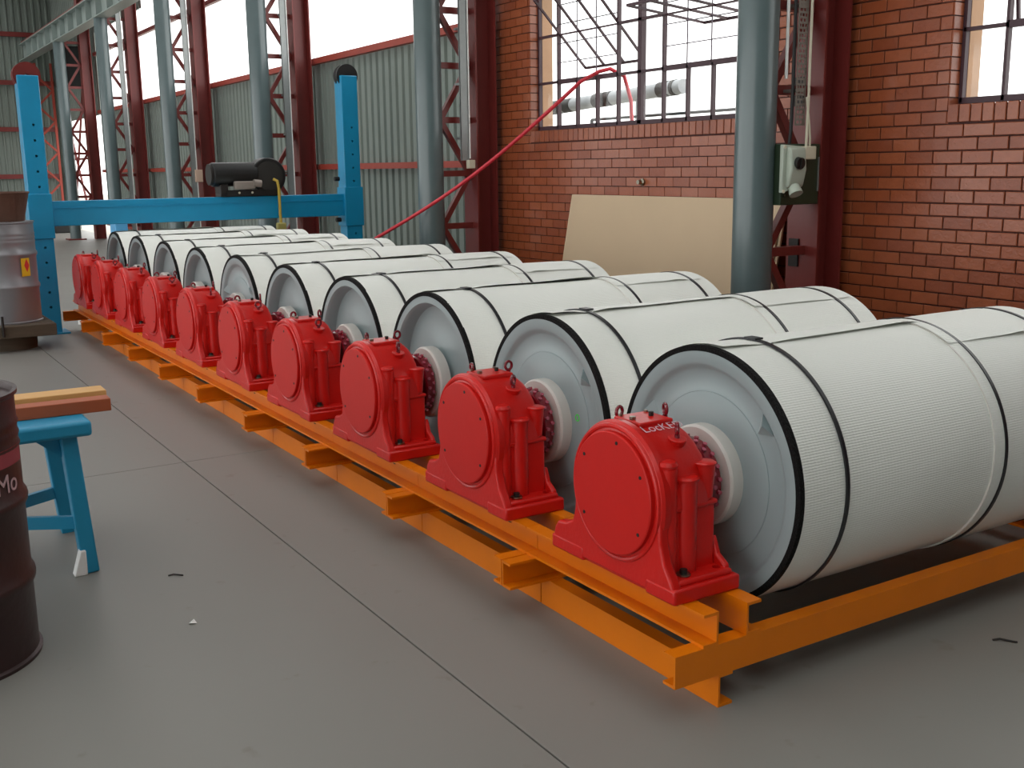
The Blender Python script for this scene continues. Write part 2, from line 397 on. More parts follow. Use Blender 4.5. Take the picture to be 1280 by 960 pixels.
# ---------------------------------------------------------------- steel windows
def bar_y(y0, y1, z, w=.03, d=.03): return MB().box(XW+.085, XW+.085+d, y0, y1, z-w/2, z+w/2)
def bar_z(y, z0, z1, w=.03, d=.03): return MB().box(XW+.085, XW+.085+d, y-w/2, y+w/2, z0, z1)
RH = .412; ZR = [ZS+.005, 2.305, 2.715, 3.13, 3.55]
def steel_window(name, edges, sashes):
    """edges: glazing bar positions from the far jamb; sashes: (first, last, tilt) index pairs that pivot"""
    w = sroot(name)
    ya, yb = edges[-1], edges[0]
    for z in (ZR[0]+.012, ZR[-1]): bar_y(ya, yb, z, .035, .045).build('window_frame', STEELW, w, smooth=False)
    mull = [0, len(edges)//2 if len(edges) > 8 else 0, len(edges)-1]
    for i, y in enumerate(edges):
        wd = .05 if i == mull[1] and i else (.035 if i in (0, len(edges)-1) else .02)
        inside = any(a < i < b for a, b, t in sashes)
        bar_z(y, ZR[0], ZR[1] if inside else ZR[-1], wd, .05 if wd > .03 else .035).build('window_mullion', STEELW, w, smooth=False)
        if inside: bar_z(y, ZR[3], ZR[4], wd).build('window_mullion', STEELW, w, smooth=False)
    for i in range(len(edges)-1):
        y1, y0 = edges[i], edges[i+1]; ins = any(a <= i < b for a, b, t in sashes)
        for r in range(4):
            if r and not (ins and r in (2,)): bar_y(y0, y1, ZR[r], .04 if ins else .022).build('glazing_bar', STEELW, w, smooth=False)
            if not (ins and r in (1, 2)):
                MB().add([(XW+.1, y0+.008, ZR[r]+.01), (XW+.1, y1-.008, ZR[r]+.01), (XW+.1, y1-.008, ZR[r+1]-.008), (XW+.1, y0+.008, ZR[r+1]-.008)], [(0, 1, 2, 3)]).build('window_pane', GLASS, w, smooth=False)
    for a, b, tilt in sashes:
        yb_, ya_ = edges[a]-.012, edges[b]+.012; hh = .395; zp = ZR[2]
        # burglar bars behind the sash
        for j in range(1, b-a): bar_z(yb_ + (ya_-yb_)*j/(b-a), ZR[1], ZR[3], .008, .008).build('burglar_bar', BURG, w, smooth=False)
        for j in range(1, 6):
            bar_y(ya_, yb_, ZR[1] + (ZR[3]-ZR[1])*j/5, .008, .008).build('burglar_bar', BURG, w, smooth=False)
        sg = MB(); T = lambda y, t: (XW+.11 - t*math.sin(tilt), y, zp + t*math.cos(tilt))
        for t in (-hh, hh): sg.bar(T(ya_, t), T(yb_, t), .022, .022)
        for j in range(0, b-a+1):
            y = yb_ + (ya_-yb_)*j/(b-a); sg.bar(T(y, -hh), T(y, hh), .018, .018)
        sg.bar(T(ya_, 0), T(yb_, 0), .014, .014)
        sh = sg.build('pivot_sash', STEELW, w, smooth=False)
        for j in range(b-a):
            y = [yb_ + (ya_-yb_)*(j+e)/(b-a) for e in (0, 1)]
            for t0, t1 in ((-hh, 0), (0, hh)):
                MB().add([T(y[0]-.01, t0+.012), T(y[1]+.01, t0+.012), T(y[1]+.01, t1-.012), T(y[0]-.01, t1-.012)], [(0, 1, 2, 3)]).build('sash_pane', GLASS, sh, smooth=False)
    return w
e1 = [8.69, 8.375, 8.08, 7.785, 7.49, 7.195, 6.9, 6.61, 6.325, 6.055, 5.79]
steel_window('window_1', e1, [(1, 4, math.radians(45)), (6, 9, math.radians(84))])
e2 = [4.18, 3.90, 3.61, 3.32, 3.03, 2.74, 2.44, 2.14, 1.84, 1.54, 1.24, .92]
steel_window('window_2', e2, [(1, 4, math.radians(8)), (7, 10, math.radians(8))])

# ================================================================ COLUMNS
def column(k, y, label):
    t = thing('lattice_column', label, 'column', (0, y, 0), group='lattice columns along the right-hand wall')
    XP, XI = 4.9, 5.34; ztop = 4.5
    p = MB(); p.cyl((XP, 0, 0), (XP, 0, ztop), .125, 28); p.build('pipe_post', PIPE, t)
    MB().cyl((XP, 0, 1.66 if k == 0 else 1.9), (XP, 0, 1.668 if k == 0 else 1.908), .1262, 28).build('weld_ring', PIPE, t)
    MB().box(XP-.2, XP+.2, -.2, .2, 0, .03).build('base_plate', OXI, t)
    hw = .13
    prof = [(XI, -hw), (XI+.016, -hw), (XI+.016, -.006), (XI+.214, -.006), (XI+.214, -hw), (XI+.23, -hw), (XI+.23, hw), (XI+.214, hw), (XI+.214, .006), (XI+.016, .006), (XI+.016, hw), (XI, hw)]
    MB().prism(prof, 'z', .0, 6.2).build('wall_stanchion', OXI, t, smooth=False)
    off = 0 if k in (0, 1) else 1
    z = .5; i = 0
    while z < 4.6:
        MB().box(XP+.09, XI, -.03, .03, z-.028, z+.028).build('lacing_strut', OXI, t, smooth=False)
        pipe_side = (i + off) % 2 == 1
        a = (XP+.11, .0, z) if pipe_side else (XI-.01, .0, z)
        b = (XI-.01, .0, z+.5) if pipe_side else (XP+.11, .0, z+.5)
        MB().bar(a, b, .05, .05).build('lacing_diagonal', OXI, t, smooth=False)
        z += .5; i += 1
    if k == 0:
        for z in (.98, 2.0): MB().box(XI-.012, XI, .02, .1, z-.09, z+.09).build('gusset_plate', DARK, t, smooth=False)
    return t
desc = ['lattice column carrying the isolator switch box, before the brick wall', 'lattice column where brick wall meets grey sheeting, behind the red hose',
        'lattice column behind the black winch, in the sheeting wall', 'lattice column between winch and blue gantry post, next beyond the winch column',
        'second lattice column beyond the winch, against the sheeting', 'last lattice column, beside the bright doorway at the far end']
for k, y in enumerate(COLY): column(k, y, desc[k])
# cable trays and conduits on the columns
for k, y in enumerate(COLY[:5]):
    zt = 6.1
    zb = 1.78 if k == 0 else (1.62 if k == 1 else .3)
    tr = MB(); xx = 5.125 if k == 0 else 5.2; w = .085
    if k == 0:
        nz = int((zt-zb)/.03); pat = []
        tr.box(xx-w/2, xx-w/2+.012, -.15, -.146, zb, zt); tr.box(xx+w/2-.012, xx+w/2, -.15, -.146, zb, zt)
        for i in range(nz):
            z = zb+i*.03; tr.box(xx-w/2+.012, xx+w/2-.012, -.15, -.147, z, z+.012)
            o_ = 0 if i % 2 else .012
            for a in (-.02+o_, .006+o_): tr.box(xx+a, xx+a+.008, -.15, -.147, z+.012, z+.03)
    else:
        tr.box(xx-w/2, xx+w/2, -.15, -.146, zb, zt); tr.box(xx-w/2, xx-w/2+.004, -.15, -.13, zb, zt); tr.box(xx+w/2-.004, xx+w/2, -.15, -.13, zb, zt)
    for z in [zb+.2+.5*i for i in range(int((zt-zb)/.5))]: tr.box(xx-.03, xx+.03, -.148, -.024, z, z+.02)
    o = tr.build('cable_tray', GALV if k else mat('tray_dull', (128, 120, 112), .6, .3), loc=(0, y, 0), smooth=False)
    tag(o, ['perforated cable tray above the isolator switch box', 'galvanised cable tray on the column at the brick corner', 'galvanised cable tray behind the black winch',
            'galvanised cable tray on the column next beyond the winch', 'galvanised cable tray on the second column beyond the winch'][k], 'cable tray', 'cable trays on the columns')
    cx = 5.175 if k == 0 else 5.245
    pts = [(cx, -.16, zt), (cx, -.16, zb+.35), (cx, -.16, zb+.02)] if k else [(cx-.004, -.17, zt), (cx-.004, -.17, 1.95), (cx-.03, -.19, 1.70), (cx-.03, -.19, 1.655)]
    cdt = MB().tube(pts, .0085 if k == 0 else .007, 8).build('conduit', CREAM if k == 0 else OUTW, loc=(0, y, 0))
    tag(cdt, ['cream conduit running down to the isolator switch box', 'white conduit on the column at the brick corner', 'white conduit behind the black winch', 'white conduit on the column next beyond the winch',
              'white conduit on the second column beyond the winch'][k], 'conduit', 'conduits on the columns')
MB2 = MB().tube([(5.155, 4.83, 1.95), (5.17, 4.815, 1.78), (5.175, 4.81, 1.70), (5.175, 4.81, 1.655)], .007, 8).build('conduit', CREAM)
tag(MB2, 'short cream conduit branch entering the small junction box', 'conduit')
o = MB().tube([(5.075, 4.87, 6.1), (5.075, 4.87, 2.0), (5.06, 4.86, 1.75), (5.05, 4.86, 1.66)], .011, 8).build('supply_cable', BLACK)
tag(o, 'thick black cable dropping into the dark green switch cabinet', 'cable')
# isolator assembly
t = thing('switch_cabinet', 'dark green metal cabinet fixed to the column behind the isolator', 'cabinet', (5.12, 4.88, 1.30))
MB().box(-.16, .17, -.05, .06, 0, .37).build('cabinet_body', GREENB, t, bevel=.006)
for z in (.06, .14, .22, .3): MB().cyl((-.13, -.05, z), (-.13, -.056, z), .007, 8).build('screw', BOLT, t)
MB().box(.155, .162, -.058, -.05, .08, .29).build('door_edge', GALV, t)
MB().box(.06, .09, .05, .15, .1, .27).build('bracket', OXI, t)
t = thing('isolator_switch', 'pale grey plastic isolator with black round knob and socket below', 'switch', (5.03, 4.828, 1.385))
MB().prism([(-.09, -.01), (.075, .03), (.075, .27), (-.09, .28)], 'y', -.03, 0).build('back_plate', PGREY, t, bevel=.006)
MB().prism([(0, .0), (-.05, .03), (-.075, .13), (-.06, .26), (-.0, .275)], 'x', -.06, .07).build('switch_housing', PGREY, t, bevel=.01)
MB().cyl((.0, -.06, .17), (.0, -.092, .165), .036, 24).build('knob_ring', BLACK, t)
MB().bar((.0, -.092, .14), (.0, -.098, .195), .018, .014).build('knob', DARK, t)
MB().cyl((-.005, -.04, .03), (-.01, -.07, -.018), .036, 24, .042).build('socket', PGREY, t)
for x, z in ((-.08, .0), (-.08, .265), (.065, .26)): MB().cyl((x, -.03, z), (x, -.036, z), .011, 10).build('screw', CREAM, t)
o = MB().box(0, .095, -.06, 0, 0, .08).build('junction_box', CREAM, loc=(5.10, 4.83, 1.575), bevel=.006); tag(o, 'small cream junction box beside the isolator', 'junction box')
# small bell-push box on the brick-corner column
o = MB().box(-.035, .035, -.03, .03, 0, .08).build('junction_box', CREAM, loc=(5.24, 9.12, 1.545), bevel=.006); tag(o, 'small cream box under the conduit at the brick corner', 'junction box')
o = MB().box(-.06, .06, -.03, .03, 0, .2).build('junction_box', mat('pink_box', (210, 180, 160), .5), loc=(5.27, 18.235, 1.38), bevel=.006); tag(o, 'pale box on red stanchion left of the winch', 'junction box')

# crane runway girder on the pipe posts
t = thing('runway_girder', 'grey plate girder with stiffeners running along the post tops', 'girder', (4.9, 0, 4.5))
MB().prism([(-.13, 0), (.13, 0), (.13, .02), (.008, .02), (.008, .4), (.13, .4), (.13, .42), (-.13, .42), (-.13, .4), (-.008, .4), (-.008, .02), (-.13, .02)], 'y', -4, 32.4).build('girder_beam', GIRD, t, smooth=False)
sm = MB().box(-.12, -.008, -.006, .006, .02, .4).mesh('stiffener', GIRD, False)
y = -3
while y < 32: inst('stiffener', sm, t, (0, y, 0)); y += .95
MB().box(-.05, .05, -4, 32.4, .42, .5).build('crane_rail', OXI, t, smooth=False)

# far-end lattice bracing and bits
t = thing('wind_brace', 'crossed steel braces in front of the bright far doorway', 'brace', (5.52, 29.9, 0))
MB().bar((0, -1.3, .3), (0, 1.2, 3.6), .05, .03).build('brace_bar', OXI, t); MB().bar((.06, 1.2, .3), (.06, -1.3, 3.6), .05, .03).build('brace_bar', OXI, t)
MB().bar((.03, -1.45, 1.9), (.03, 1.4, 1.9), .05, .05).build('brace_bar', OXI, t); MB().bar((.03, -1.45, .75), (.03, 1.4, .75), .05, .05).build('brace_bar', OXI, t)
t = thing('lattice_post', 'pinkish red zigzag lattice post beyond the blue gantry post', 'post', (5.2, 31.6, 0))
for x in (-.2, .2): MB().box(x-.03, x+.03, -.03, .03, 0, 4.4).build('chord', OXIR, t, smooth=False)
z = .1; s_ = 1
while z < 4.1:
    MB().bar((-.2*s_, 0, z), (.2*s_, 0, z+.4), .05, .05).build('lacing_diagonal', OXIR, t, smooth=False); z += .4; s_ = -s_
o = MB().box(-.3, .3, -.25, .25, 0, .25).build('plinth_block', BLACK, loc=(5.3, 31.0, 0), bevel=.02); tag(o, 'dark block at the foot of the far lattice post', 'block')
o = MB().box(-.35, .12, -.45, .45, 0, .95).build('wall_heater', BLACK, loc=(5.45, 29.0, 3.6), bevel=.03); tag(o, 'black box unit mounted high at the far end of the wall', 'heater')

# ================================================================ OUTSIDE
t = thing('outdoor_pipe', 'large silver pipe with dark collars seen through the brick-wall window', 'pipe', (12.0, 15.7, 2.70))
d = Vector((0, -4.2, .17)); p0 = Vector((0, 2.4, -.06))
MB().cyl(p0, p0+d, .12, 20).build('pipe_run', OUTG, t)
for s_, L_ in ((.02, .1), (.13, .05), (.2, .06), (.43, .09), (.5, .05), (.86, .04), (.9, .02), (.94, .02)): MB().cyl(p0+d*s_, p0+d*(s_+L_), .13, 20).build('collar', DARK, t)
for s_ in (.15, .72): q = p0+d*s_; MB().cyl(q, (q.x, q.y, -2.84), .05, 10).build('support_leg', OUTG, t)
t = thing('outdoor_shed', 'white shed with tan roof outside the windows', 'shed', (20, 12, -.14))
MB().box(-3, 3, -9, 8, 0, 2.3).build('shed_wall', OUTW, t, smooth=False); MB().box(-3.3, 3.3, -9.3, 8.3, 2.3, 2.5).build('shed_roof', ROOFO, t, smooth=False)
for y in (-6, -3, 0, 3, 6): MB().box(-3.05, -3.0, y-.5, y+.5, .8, 1.9).build('window', OUTG, t, smooth=False)
t = thing('outdoor_rack', 'thin steel pipe rack outside the brick-wall window', 'rack', (9.5, 11.2, -.14))
for y in (-1.6, .2, 1.8): MB().cyl((0, y, 0), (0, y, 2.35), .025, 8).build('upright', DARK, t)
MB().cyl((0, -1.6, 2.35), (0, 1.8, 2.35), .02, 8).build('top_rail', DARK, t)

# ================================================================ FRAMES, GEARBOXES, PULLEYS
NU = 10; Y0 = 2.149; PITCHY = .9347
def chan_poly(xw, dirn, z0, h, fl_, tw=.007, tf=.009):
    """channel section in (x,z): web at xw, flanges pointing along dirn"""
    a, b = xw, xw+dirn*fl_; w = xw+dirn*tw
    return [(a, z0), (b, z0), (b, z0+tf), (w, z0+tf), (w, z0+h-tf), (b, z0+h-tf), (b, z0+h), (a, z0+h)]
def make_frame():
    t = thing('pulley_frame', '', 'steel frame', (2.0, Y0, 0), group='orange frame sections of the row')
    L = PITCHY-.006
    X = lambda x: x-2.0
    for xw, d_ in ((2.027, 1), (4.25, -1)): MB().prism(chan_poly(X(xw), d_, 0, .102, .055), 'y', 0, L).build('floor_channel', ORG, t, smooth=False)
    for ye, d_ in ((0, 1), (L, -1)):
        poly = [(y_, z_) for y_, z_ in chan_poly(ye, d_, .102, .097, .052)]
        MB().prism(poly, 'x', X(1.862), X(4.42)).build('cross_channel', ORG, t, smooth=False)
    for xw, d_ in ((2.022, -1), (2.132, 1)): MB().prism(chan_poly(X(xw), d_, .199, .101, .056), 'y', .0, L+.003).build('gearbox_rail', ORG, t, smooth=False)
    for xw, d_ in ((4.02, -1), (4.2, 1)): MB().prism(chan_poly(X(xw), d_, .199, .101, .056), 'y', .0, L+.003).build('bearing_rail', ORG, t, smooth=False)
    return t

def make_gearbox():
    """origin on the rails below the output shaft; local +x towards the pulley"""
    t = thing('gearbox', '', 'gearbox', (2.07, 2.525, .3), group='red gearboxes on the orange frame')
    A = .274
    # feet: a stepped slab at each end joined by the front skirt
    for s0, s1 in ((-.285, -.15), (.165, .345)):
        fs_ = MB().box(-.137, .12, s0, s1, 0, .048).build('foot_slab', RED, t, bevel=.008)
        if s0 < 0: drill(fs_, [((.07, -.232, -.01), (.07, -.232, .1), .014)])
    MB().box(-.12, .11, -.16, .18, 0, .03).build('base_web', RED, t)
    drill(MB().box(-.122, .105, -.268, -.19, .044, .064).build('foot_pad', RED, t, bevel=.008), [((.07, -.232, 0), (.07, -.232, .1), .014)])
    MB().box(-.122, .105, .19, .328, .044, .064).build('foot_pad', RED, t, bevel=.008)
    for s in (-1, 1):
        e = 0 if s < 0 else .05
        MB().prism([(s*(.255+e), .05), (s*.19, .05), (s*.19, .15), (s*.212, .095), (s*(.25+e), .072)], 'x', .086, .108).build('foot_rib', RED, t, bevel=.006)
    # lower housing
    n = 14
    lo = [(-.208, .02), (-.205, .262), (.205, .262), (.208, .02)]
    MB().prism(lo, 'x', -.112, .088).build('lower_housing', RED, t, bevel=.012, seg=3)
    # upper housing: half barrel, coned off on the pulley side
    b = MB()
    def arch(r, zb, sq=1.0): return [(-r, zb)] + [(-r*math.cos(PI*i/n), A + r*sq*math.sin(PI*i/n)) for i in range(n+1)] + [(r, zb)]
    rings = [(-.108, .212, 1.0), (.048, .212, 1.0), (.07, .2, .98), (.092, .14, .95)]
    vs = []; N = n+3
    for x, r, sq in rings: vs += [(x, y_, z_) for y_, z_ in arch(r, .25, sq)]
    fs = [tuple(range(N-1, -1, -1)), tuple(range(3*N, 4*N))]
    for k in range(3):
        for i in range(N): j = (i+1) % N; fs.append((k*N+i, k*N+j, (k+1)*N+j, (k+1)*N+i))
    b.add(vs, fs).build('upper_housing', RED, t, bevel=.006)
    MB().box(-.115, .09, -.213, .213, .254, .27).build('split_flange', RED, t, bevel=.006)
    # front flange ring and cover
    MB().lathe((0, 0, A), (1, 0, 0), [(-.100, .0), (-.100, .222), (-.122, .224), (-.132, .218), (-.136, .208), (-.136, .0)], 56).build('front_flange', RED, t, ang=30)
    MB().torus((-.134, 0, A), (1, 0, 0), .207, .0085, 56, 8).build('flange_bead', RED, t)
    cv = MB().lathe((0, 0, A), (1, 0, 0), [(-.130, .192), (-.150, .192), (-.153, .188), (-.153, .0)], 56).build('cover_plate', REDC, t, ang=30)
    for a_ in (35, 100, 150, 215, 325): MB().cyl((-.152, .165*math.cos(math.radians(a_)), A+.165*math.sin(math.radians(a_))), (-.1545, .165*math.cos(math.radians(a_)), A+.165*math.sin(math.radians(a_))), .006, 8).build('cover_screw', DARK, cv)
    # front skirt below the cover, running out into the two feet
    MB().prism([(-.276, .01), (-.276, .045), (-.264, .066), (-.232, .11), (-.214, .17), (-.214, .27), (.214, .27), (.214, .17), (.228, .125), (.262, .108), (.31, .10), (.33, .075), (.337, .045), (.337, .01)], 'x', -.135, -.098).build('front_skirt', RED, t, bevel=.009, seg=3)
    MB().cyl((-.134, .17, .015), (-.142, .17, .015), .075, 28).build('skirt_lobe', RED, t, bevel=.004) if False else None
    # bolt bosses on both sides
    for s in (-1, 1):
        MB().cyl((-.022, s*.196, .06), (-.022, s*.194, .345), .034, 20).build('bolt_boss', RED, t)
        MB().lathe((-.022, s*.194, .340), (0, 0, 1), [(0, .0), (0, .038), (.008, .040), (.014, .034), (.014, 0)], 20).build('boss_cap', RED, t)
        MB().cyl((-.085, s*.194, .05), (-.085, s*.190, .385), .026, 18).build('bolt_boss', RED, t)
        MB().lathe((-.085, s*.182, .385), (0, 0, 1), [(0, .0), (0, .03), (.01, .032), (.02, .026), (.022, 0)], 18).build('boss_cap', RED, t)
        MB().cyl((.058, s*.19, .275), (.058, s*.184, .375), .022, 16, .033).build('bolt_boss', RED, t)
        MB().lathe((.058, s*.184, .373), (0, 0, 1), [(0, 0), (0, .034), (.008, .036), (.012, .03), (.012, 0)], 18).build('boss_cap', RED, t)
    EYE = MB().torus((0, 0, 0), (0, 1, 0), .016, .0055, 18, 8).mesh('eye_ring', REDD)
    # eyebolts and their pads
    for (x, y_, z_, rot) in ((-.055, .085, .468, .3), (.058, .0, .478, 1.2), (.0, -.125, .448, 1.0)):
        e = MB().cyl((x, y_, z_-.03), (x, y_, z_+.014), .008, 10).build('eyebolt', REDD, t)
        inst('eye_ring', EYE, e, (x, y_, z_+.032), (0, 0, rot))
    MB().cyl((.0, -.115, .40), (.0, -.127, .452), .016, 14, .03).build('lifting_pad', RED, t, bevel=.003)
    MB().cyl((.0, .115, .40), (.0, .127, .452), .016, 14, .03).build('lifting_pad', RED, t, bevel=.003)
    # inspection lid on top
    ld = MB().box(-.085, .045, -.055, .075, .475, .493).build('inspection_lid', RED, t, bevel=.005)
    for x in (-.07, .03): MB().cyl((x, .06, .493), (x, .06, .499), .007, 8).build('lid_bolt', BOLT, ld)
    MB().cyl((-.07, .0, .493), (-.07, .0, .503), .010, 8).build('lid_bolt', BOLT, ld); MB().cyl((.01, .01, .493), (.01, .01, .506), .008, 8).build('breather', DARK, ld)
    # foot bolts
    for x in (-.058, .07):
        for y_ in (-.232, .265):
            if (x, y_) == (.07, -.232): continue
            bb = MB().cyl((x, y_, .066), (x, y_, .071), .021, 16).build('foot_washer', BOLT, t); MB().cyl((x, y_, .07), (x, y_, .084), .012, 6).build('bolt_head', DARK, bb)
            MB().cyl((x if x > 0 else -.08, y_, 0), (x if x > 0 else -.08, y_, -.022), .013, 6).build('foot_nut', DARK, t)
    # output shaft and shrink disc
    MB().cyl((.1, 0, A), (.2, 0, A), .07, 24).build('output_shaft', DARK, t)
    sd = MB().lathe((0, 0, A), (1, 0, 0), [(.135, .06), (.135, .124), (.140, .130), (.178, .130), (.184, .118), (.184, .06)], 40).build('shrink_disc', REDD, t)
    bm_ = MB().cyl((0, 0, .126), (0, 0, .1375), .0075, 8).mesh('disc_bolt', BOLTP)
    for row, lx in enumerate((.149, .170)):
        for i in range(20): inst('disc_bolt', bm_, sd, (lx, 0, A), (2*PI*(i+.5*row)/20, 0, 0))
    return t

RP = .416; PL = 1.55
def wrap_mesh(name, x0, x1, a0, a1, R, seed, nx=26, na=96, wav=.0022, lift=None):
    """a sheet wrapped on the roll: x0..x1 along the axis, angle a0..a1 (0 = +y, 90 = up), with a UV of arc length / axis"""
    rg = random.Random(seed); ph = [rg.uniform(0, 6.28) for _ in range(6)]
    vs = []; fs = []; uvs = []
    full = abs(a1-a0-2*PI) < 1e-6
    for i in range(nx+1):
        x = x0+(x1-x0)*i/nx
        for j in range(na+1):
            a = a0+(a1-a0)*j/na; aa = a if not full else a
            r = R + wav*(math.sin(3*x*2+ph[0])*math.sin(2*aa+ph[1]) + .6*math.sin(7*x+ph[2])*math.sin(5*aa+ph[3]))
            if lift: r += lift(i/nx, j/na)
            vs.append((x, r*math.cos(a), r*math.sin(a))); uvs.append((R*a, x))
    for i in range(nx):
        for j in range(na): k = i*(na+1)+j; fs.append((k, k+1, k+na+2, k+na+1))
    me = bpy.data.meshes.new(name); me.from_pydata(vs, [], fs); ul = me.uv_layers.new(name='wrap')
    for lp in me.loops: ul.data[lp.index].uv = uvs[lp.vertex_index]
    me.materials.append(WRAP); me.polygons.foreach_set('use_smooth', [True]*len(me.polygons)); return me
def make_pulley(kind, seed):
    """origin on the floor below the centre of the end that faces the gearbox"""
    t = thing('conveyor_pulley', '', 'pulley', (2.302, 2.525, 0), group='white wrapped conveyor pulleys in the row')
    Z = .574; rg = random.Random(seed)
    def ch(name, me): return inst(name, me, t, (0, 0, Z))
    sx = [.185+rg.uniform(-.015, .015), (.958 if seed == 11 else 1.005+rg.uniform(-.012, .012)), 1.435+rg.uniform(-.015, .015)]
    xm = sx[1]
    ch('wrap_sheet', wrap_mesh('wrap_sheet', .003, xm, 0, 2*PI, RP, seed))
    ch('wrap_sheet', wrap_mesh('wrap_sheet', xm-.06, PL, 0, 2*PI, RP+.004, seed+50, 16))
    ch('wrap_edge', MB().lathe((0, 0, 0), (1, 0, 0), [(xm-.0602, RP-.003), (xm-.063, RP+.0045), (xm-.060, RP+.0062), (xm-.056, RP+.003)], 96).mesh('wrap_edge', WHT))
    # loose lengthwise overlap, free edge standing a little proud and rippled
    a_s = math.radians(rg.uniform(89, 99))
    ph = rg.uniform(0, 6)
    def tight(x): return min(1-.8*math.exp(-((x-q)/.07)**2) for q in sx)
    def lift1(u, v): return .002 + v*v*(.006+.008*max(0, math.sin(5*u+ph))**2)
    ch('wrap_flap', wrap_mesh('wrap_flap', .0, xm+.0, a_s-math.radians(28), a_s, RP+.0015, seed, 40, 14, lift=lambda u, v: lift1(u, v)*tight(u*xm)))
    a2 = a_s + math.radians(rg.uniform(16, 28)); ph2 = rg.uniform(0, 6)
    def lift2(u, v): return .002 + v*v*(.004+.008*max(0, math.sin(6*u+ph2))**2)
    ch('wrap_flap', wrap_mesh('wrap_flap', xm-.065, PL-.03, a2-math.radians(34), a2, RP+.0045, seed+50, 30, 14, lift=lambda u, v: lift2(u, v)*tight(xm-.065+u*(PL-.03-xm+.065))))
    # rubber lagging edge
    ch('rubber_lagging', MB().lathe((0, 0, 0), (1, 0, 0), [(.01, .399), (-.013, .399), (-.013, RP+.001), (.006, RP+.001)], 120).mesh('rubber_lagging', BLK))
    # end disc
    if kind == 'A':
        prof = [(.05, .400), (-.012, .400), (-.012, .362), (-.006, .352), (.004, .346), (.010, .335), (.012, .27), (.006, .262), (.006, .12), (-.03, .115), (-.04, .0)]
    else:
        prof = [(.05, .400), (-.010, .400), (-.010, .368), (.002, .358), (.055, .352), (.062, .33), (.050, .20), (.03, .12), (-.03, .115), (-.04, .0)]
    dm = MB().lathe((0, 0, 0), (1, 0, 0), prof, 96).mesh('end_disc', GREY, ang=40)
    dsc = ch('end_disc', dm)
    if kind == 'A':
        for a_ in (141, 28):
            A_ = math.radians(a_); c_, s_ = math.cos(A_), math.sin(A_); P = lambda r, tq, x: (x, r*c_-tq*s_, r*s_+tq*c_)
            MB().add([P(.335, -.045, .012), P(.335, .045, .012), P(.335, 0, -.02), P(.275, 0, .012)], [(0, 2, 3), (1, 3, 2), (0, 1, 2), (0, 3, 1)]).build('edge_gusset', GREY, dsc, smooth=False)
        MB().torus((.011, 0, 0), (1, 0, 0), .268, .0022, 72, 6).build('weld_bead', GREY, dsc)
    # white hub ring
    ch('hub_ring', MB().lathe((0, 0, 0), (1, 0, 0), [(.012, .10), (.012, .165), (-.035, .165), (-.043, .158), (-.045, .128), (-.045, .06)], 56).mesh('hub_ring', WHT))
    # straps
    for x in sx:
        ch('strap', MB().lathe((0, 0, 0), (1, 0, 0), [(x-.0065, RP+.002), (x-.0065, RP+.0085), (x+.0065, RP+.0085), (x+.0065, RP+.002)], 96, closed=True).mesh('strap', STRAP))
    # strap seal
    ch('strap_seal', MB().box(.17, .205, -.03, .02, RP+.006, RP+.012).mesh('strap_seal', STRAP))
    # far side: end plate, shaft and bearing block on the frame
    ch('shaft', MB().lathe((0, 0, 0), (1, 0, 0), [(-.1, .0), (-.1, .058), (PL-.06, .058), (PL-.06, .39), (PL-.01, .394), (PL-.01, .058), (PL+.36, .055), (PL+.36, 0)], 48).mesh('shaft', DARK))
    bb = MB(); bb.prism([(-.15, .3), (.15, .3), (.15, .36), (.11, .4)] + [(.11*math.cos(PI*i/12), .574+.11*math.sin(PI*i/12)) for i in range(13)] + [(-.11, .4), (-.15, .36)], 'x', PL+.16, PL+.3)
    bb.build('bearing_block', GREY, t, bevel=.008)
    return t

fr = make_frame(); gb = make_gearbox(); pa = make_pulley('A', 11); pb = make_pulley('B', 23); pa2 = make_pulley('A', 31); pb2 = make_pulley('B', 47)
ORD = ['first', 'second', 'third', 'fourth', 'fifth', 'sixth', 'seventh', 'eighth', 'ninth', 'last']
PY = [2.525, 3.447, 4.408, 5.335, 6.265, 7.20, 8.15, 9.078, 10.012, 10.90]
src = [pa, pa2, pb, pb2, pb, pa, pb2, pb, pb2, pb]
used = set()
for i in range(NU):
    o = fr if i == 0 else copy_tree(fr); o.location.y = Y0 + i*PITCHY
    o['label'] = 'orange channel frame section at the open end of the row, under the lettered gearbox' if i == 0 else ('orange channel frame section at the blue gantry end of the row' if i == 9 else
        'orange channel frame section, %s from the open end of the row' % ORD[i])
    o = gb if i == 0 else copy_tree(gb); o.location.y = PY[i]
    o['label'] = ['red gearbox at the open end of the row with white handwriting on top', 'red gearbox beside the pulley with a green mark'][i] if i < 2 else (
        'red gearbox nearest the blue gantry post, end of the row' if i == 9 else 'red gearbox on the orange frame, %s from the lettered gearbox end' % ORD[i])
    if i:
        for e_ in o.children:
            for r_ in e_.children:
                if r_.name.startswith('eye_ring'): r_.rotation_euler.z = rnd.uniform(-.6, 1.5)
    sp = src[i]
    if id(sp) in used: o = copy_tree(sp)
    else: o = sp; used.add(id(sp))
    o.location.y = PY[i]
    o['label'] = ['white wrapped pulley with grey end disc, behind the lettered gearbox', 'white wrapped pulley with a green mark on its grey end'][i] if i < 2 else (
        'white wrapped pulley nearest the blue gantry, end of the row' if i == 9 else 'white wrapped pulley with grey end disc, %s from the lettered gearbox end' % ORD[i])
    if i == 0: first_gb = gb
    if i == 1:
        g_ = inst('green_mark', MB().torus((0, 0, 0), (1, 0, 0), .012, .003, 14, 6).mesh('green_mark', GREENM), o, (.007, -.20, .574+.045)); g_['label'] = 'small green painted ring'
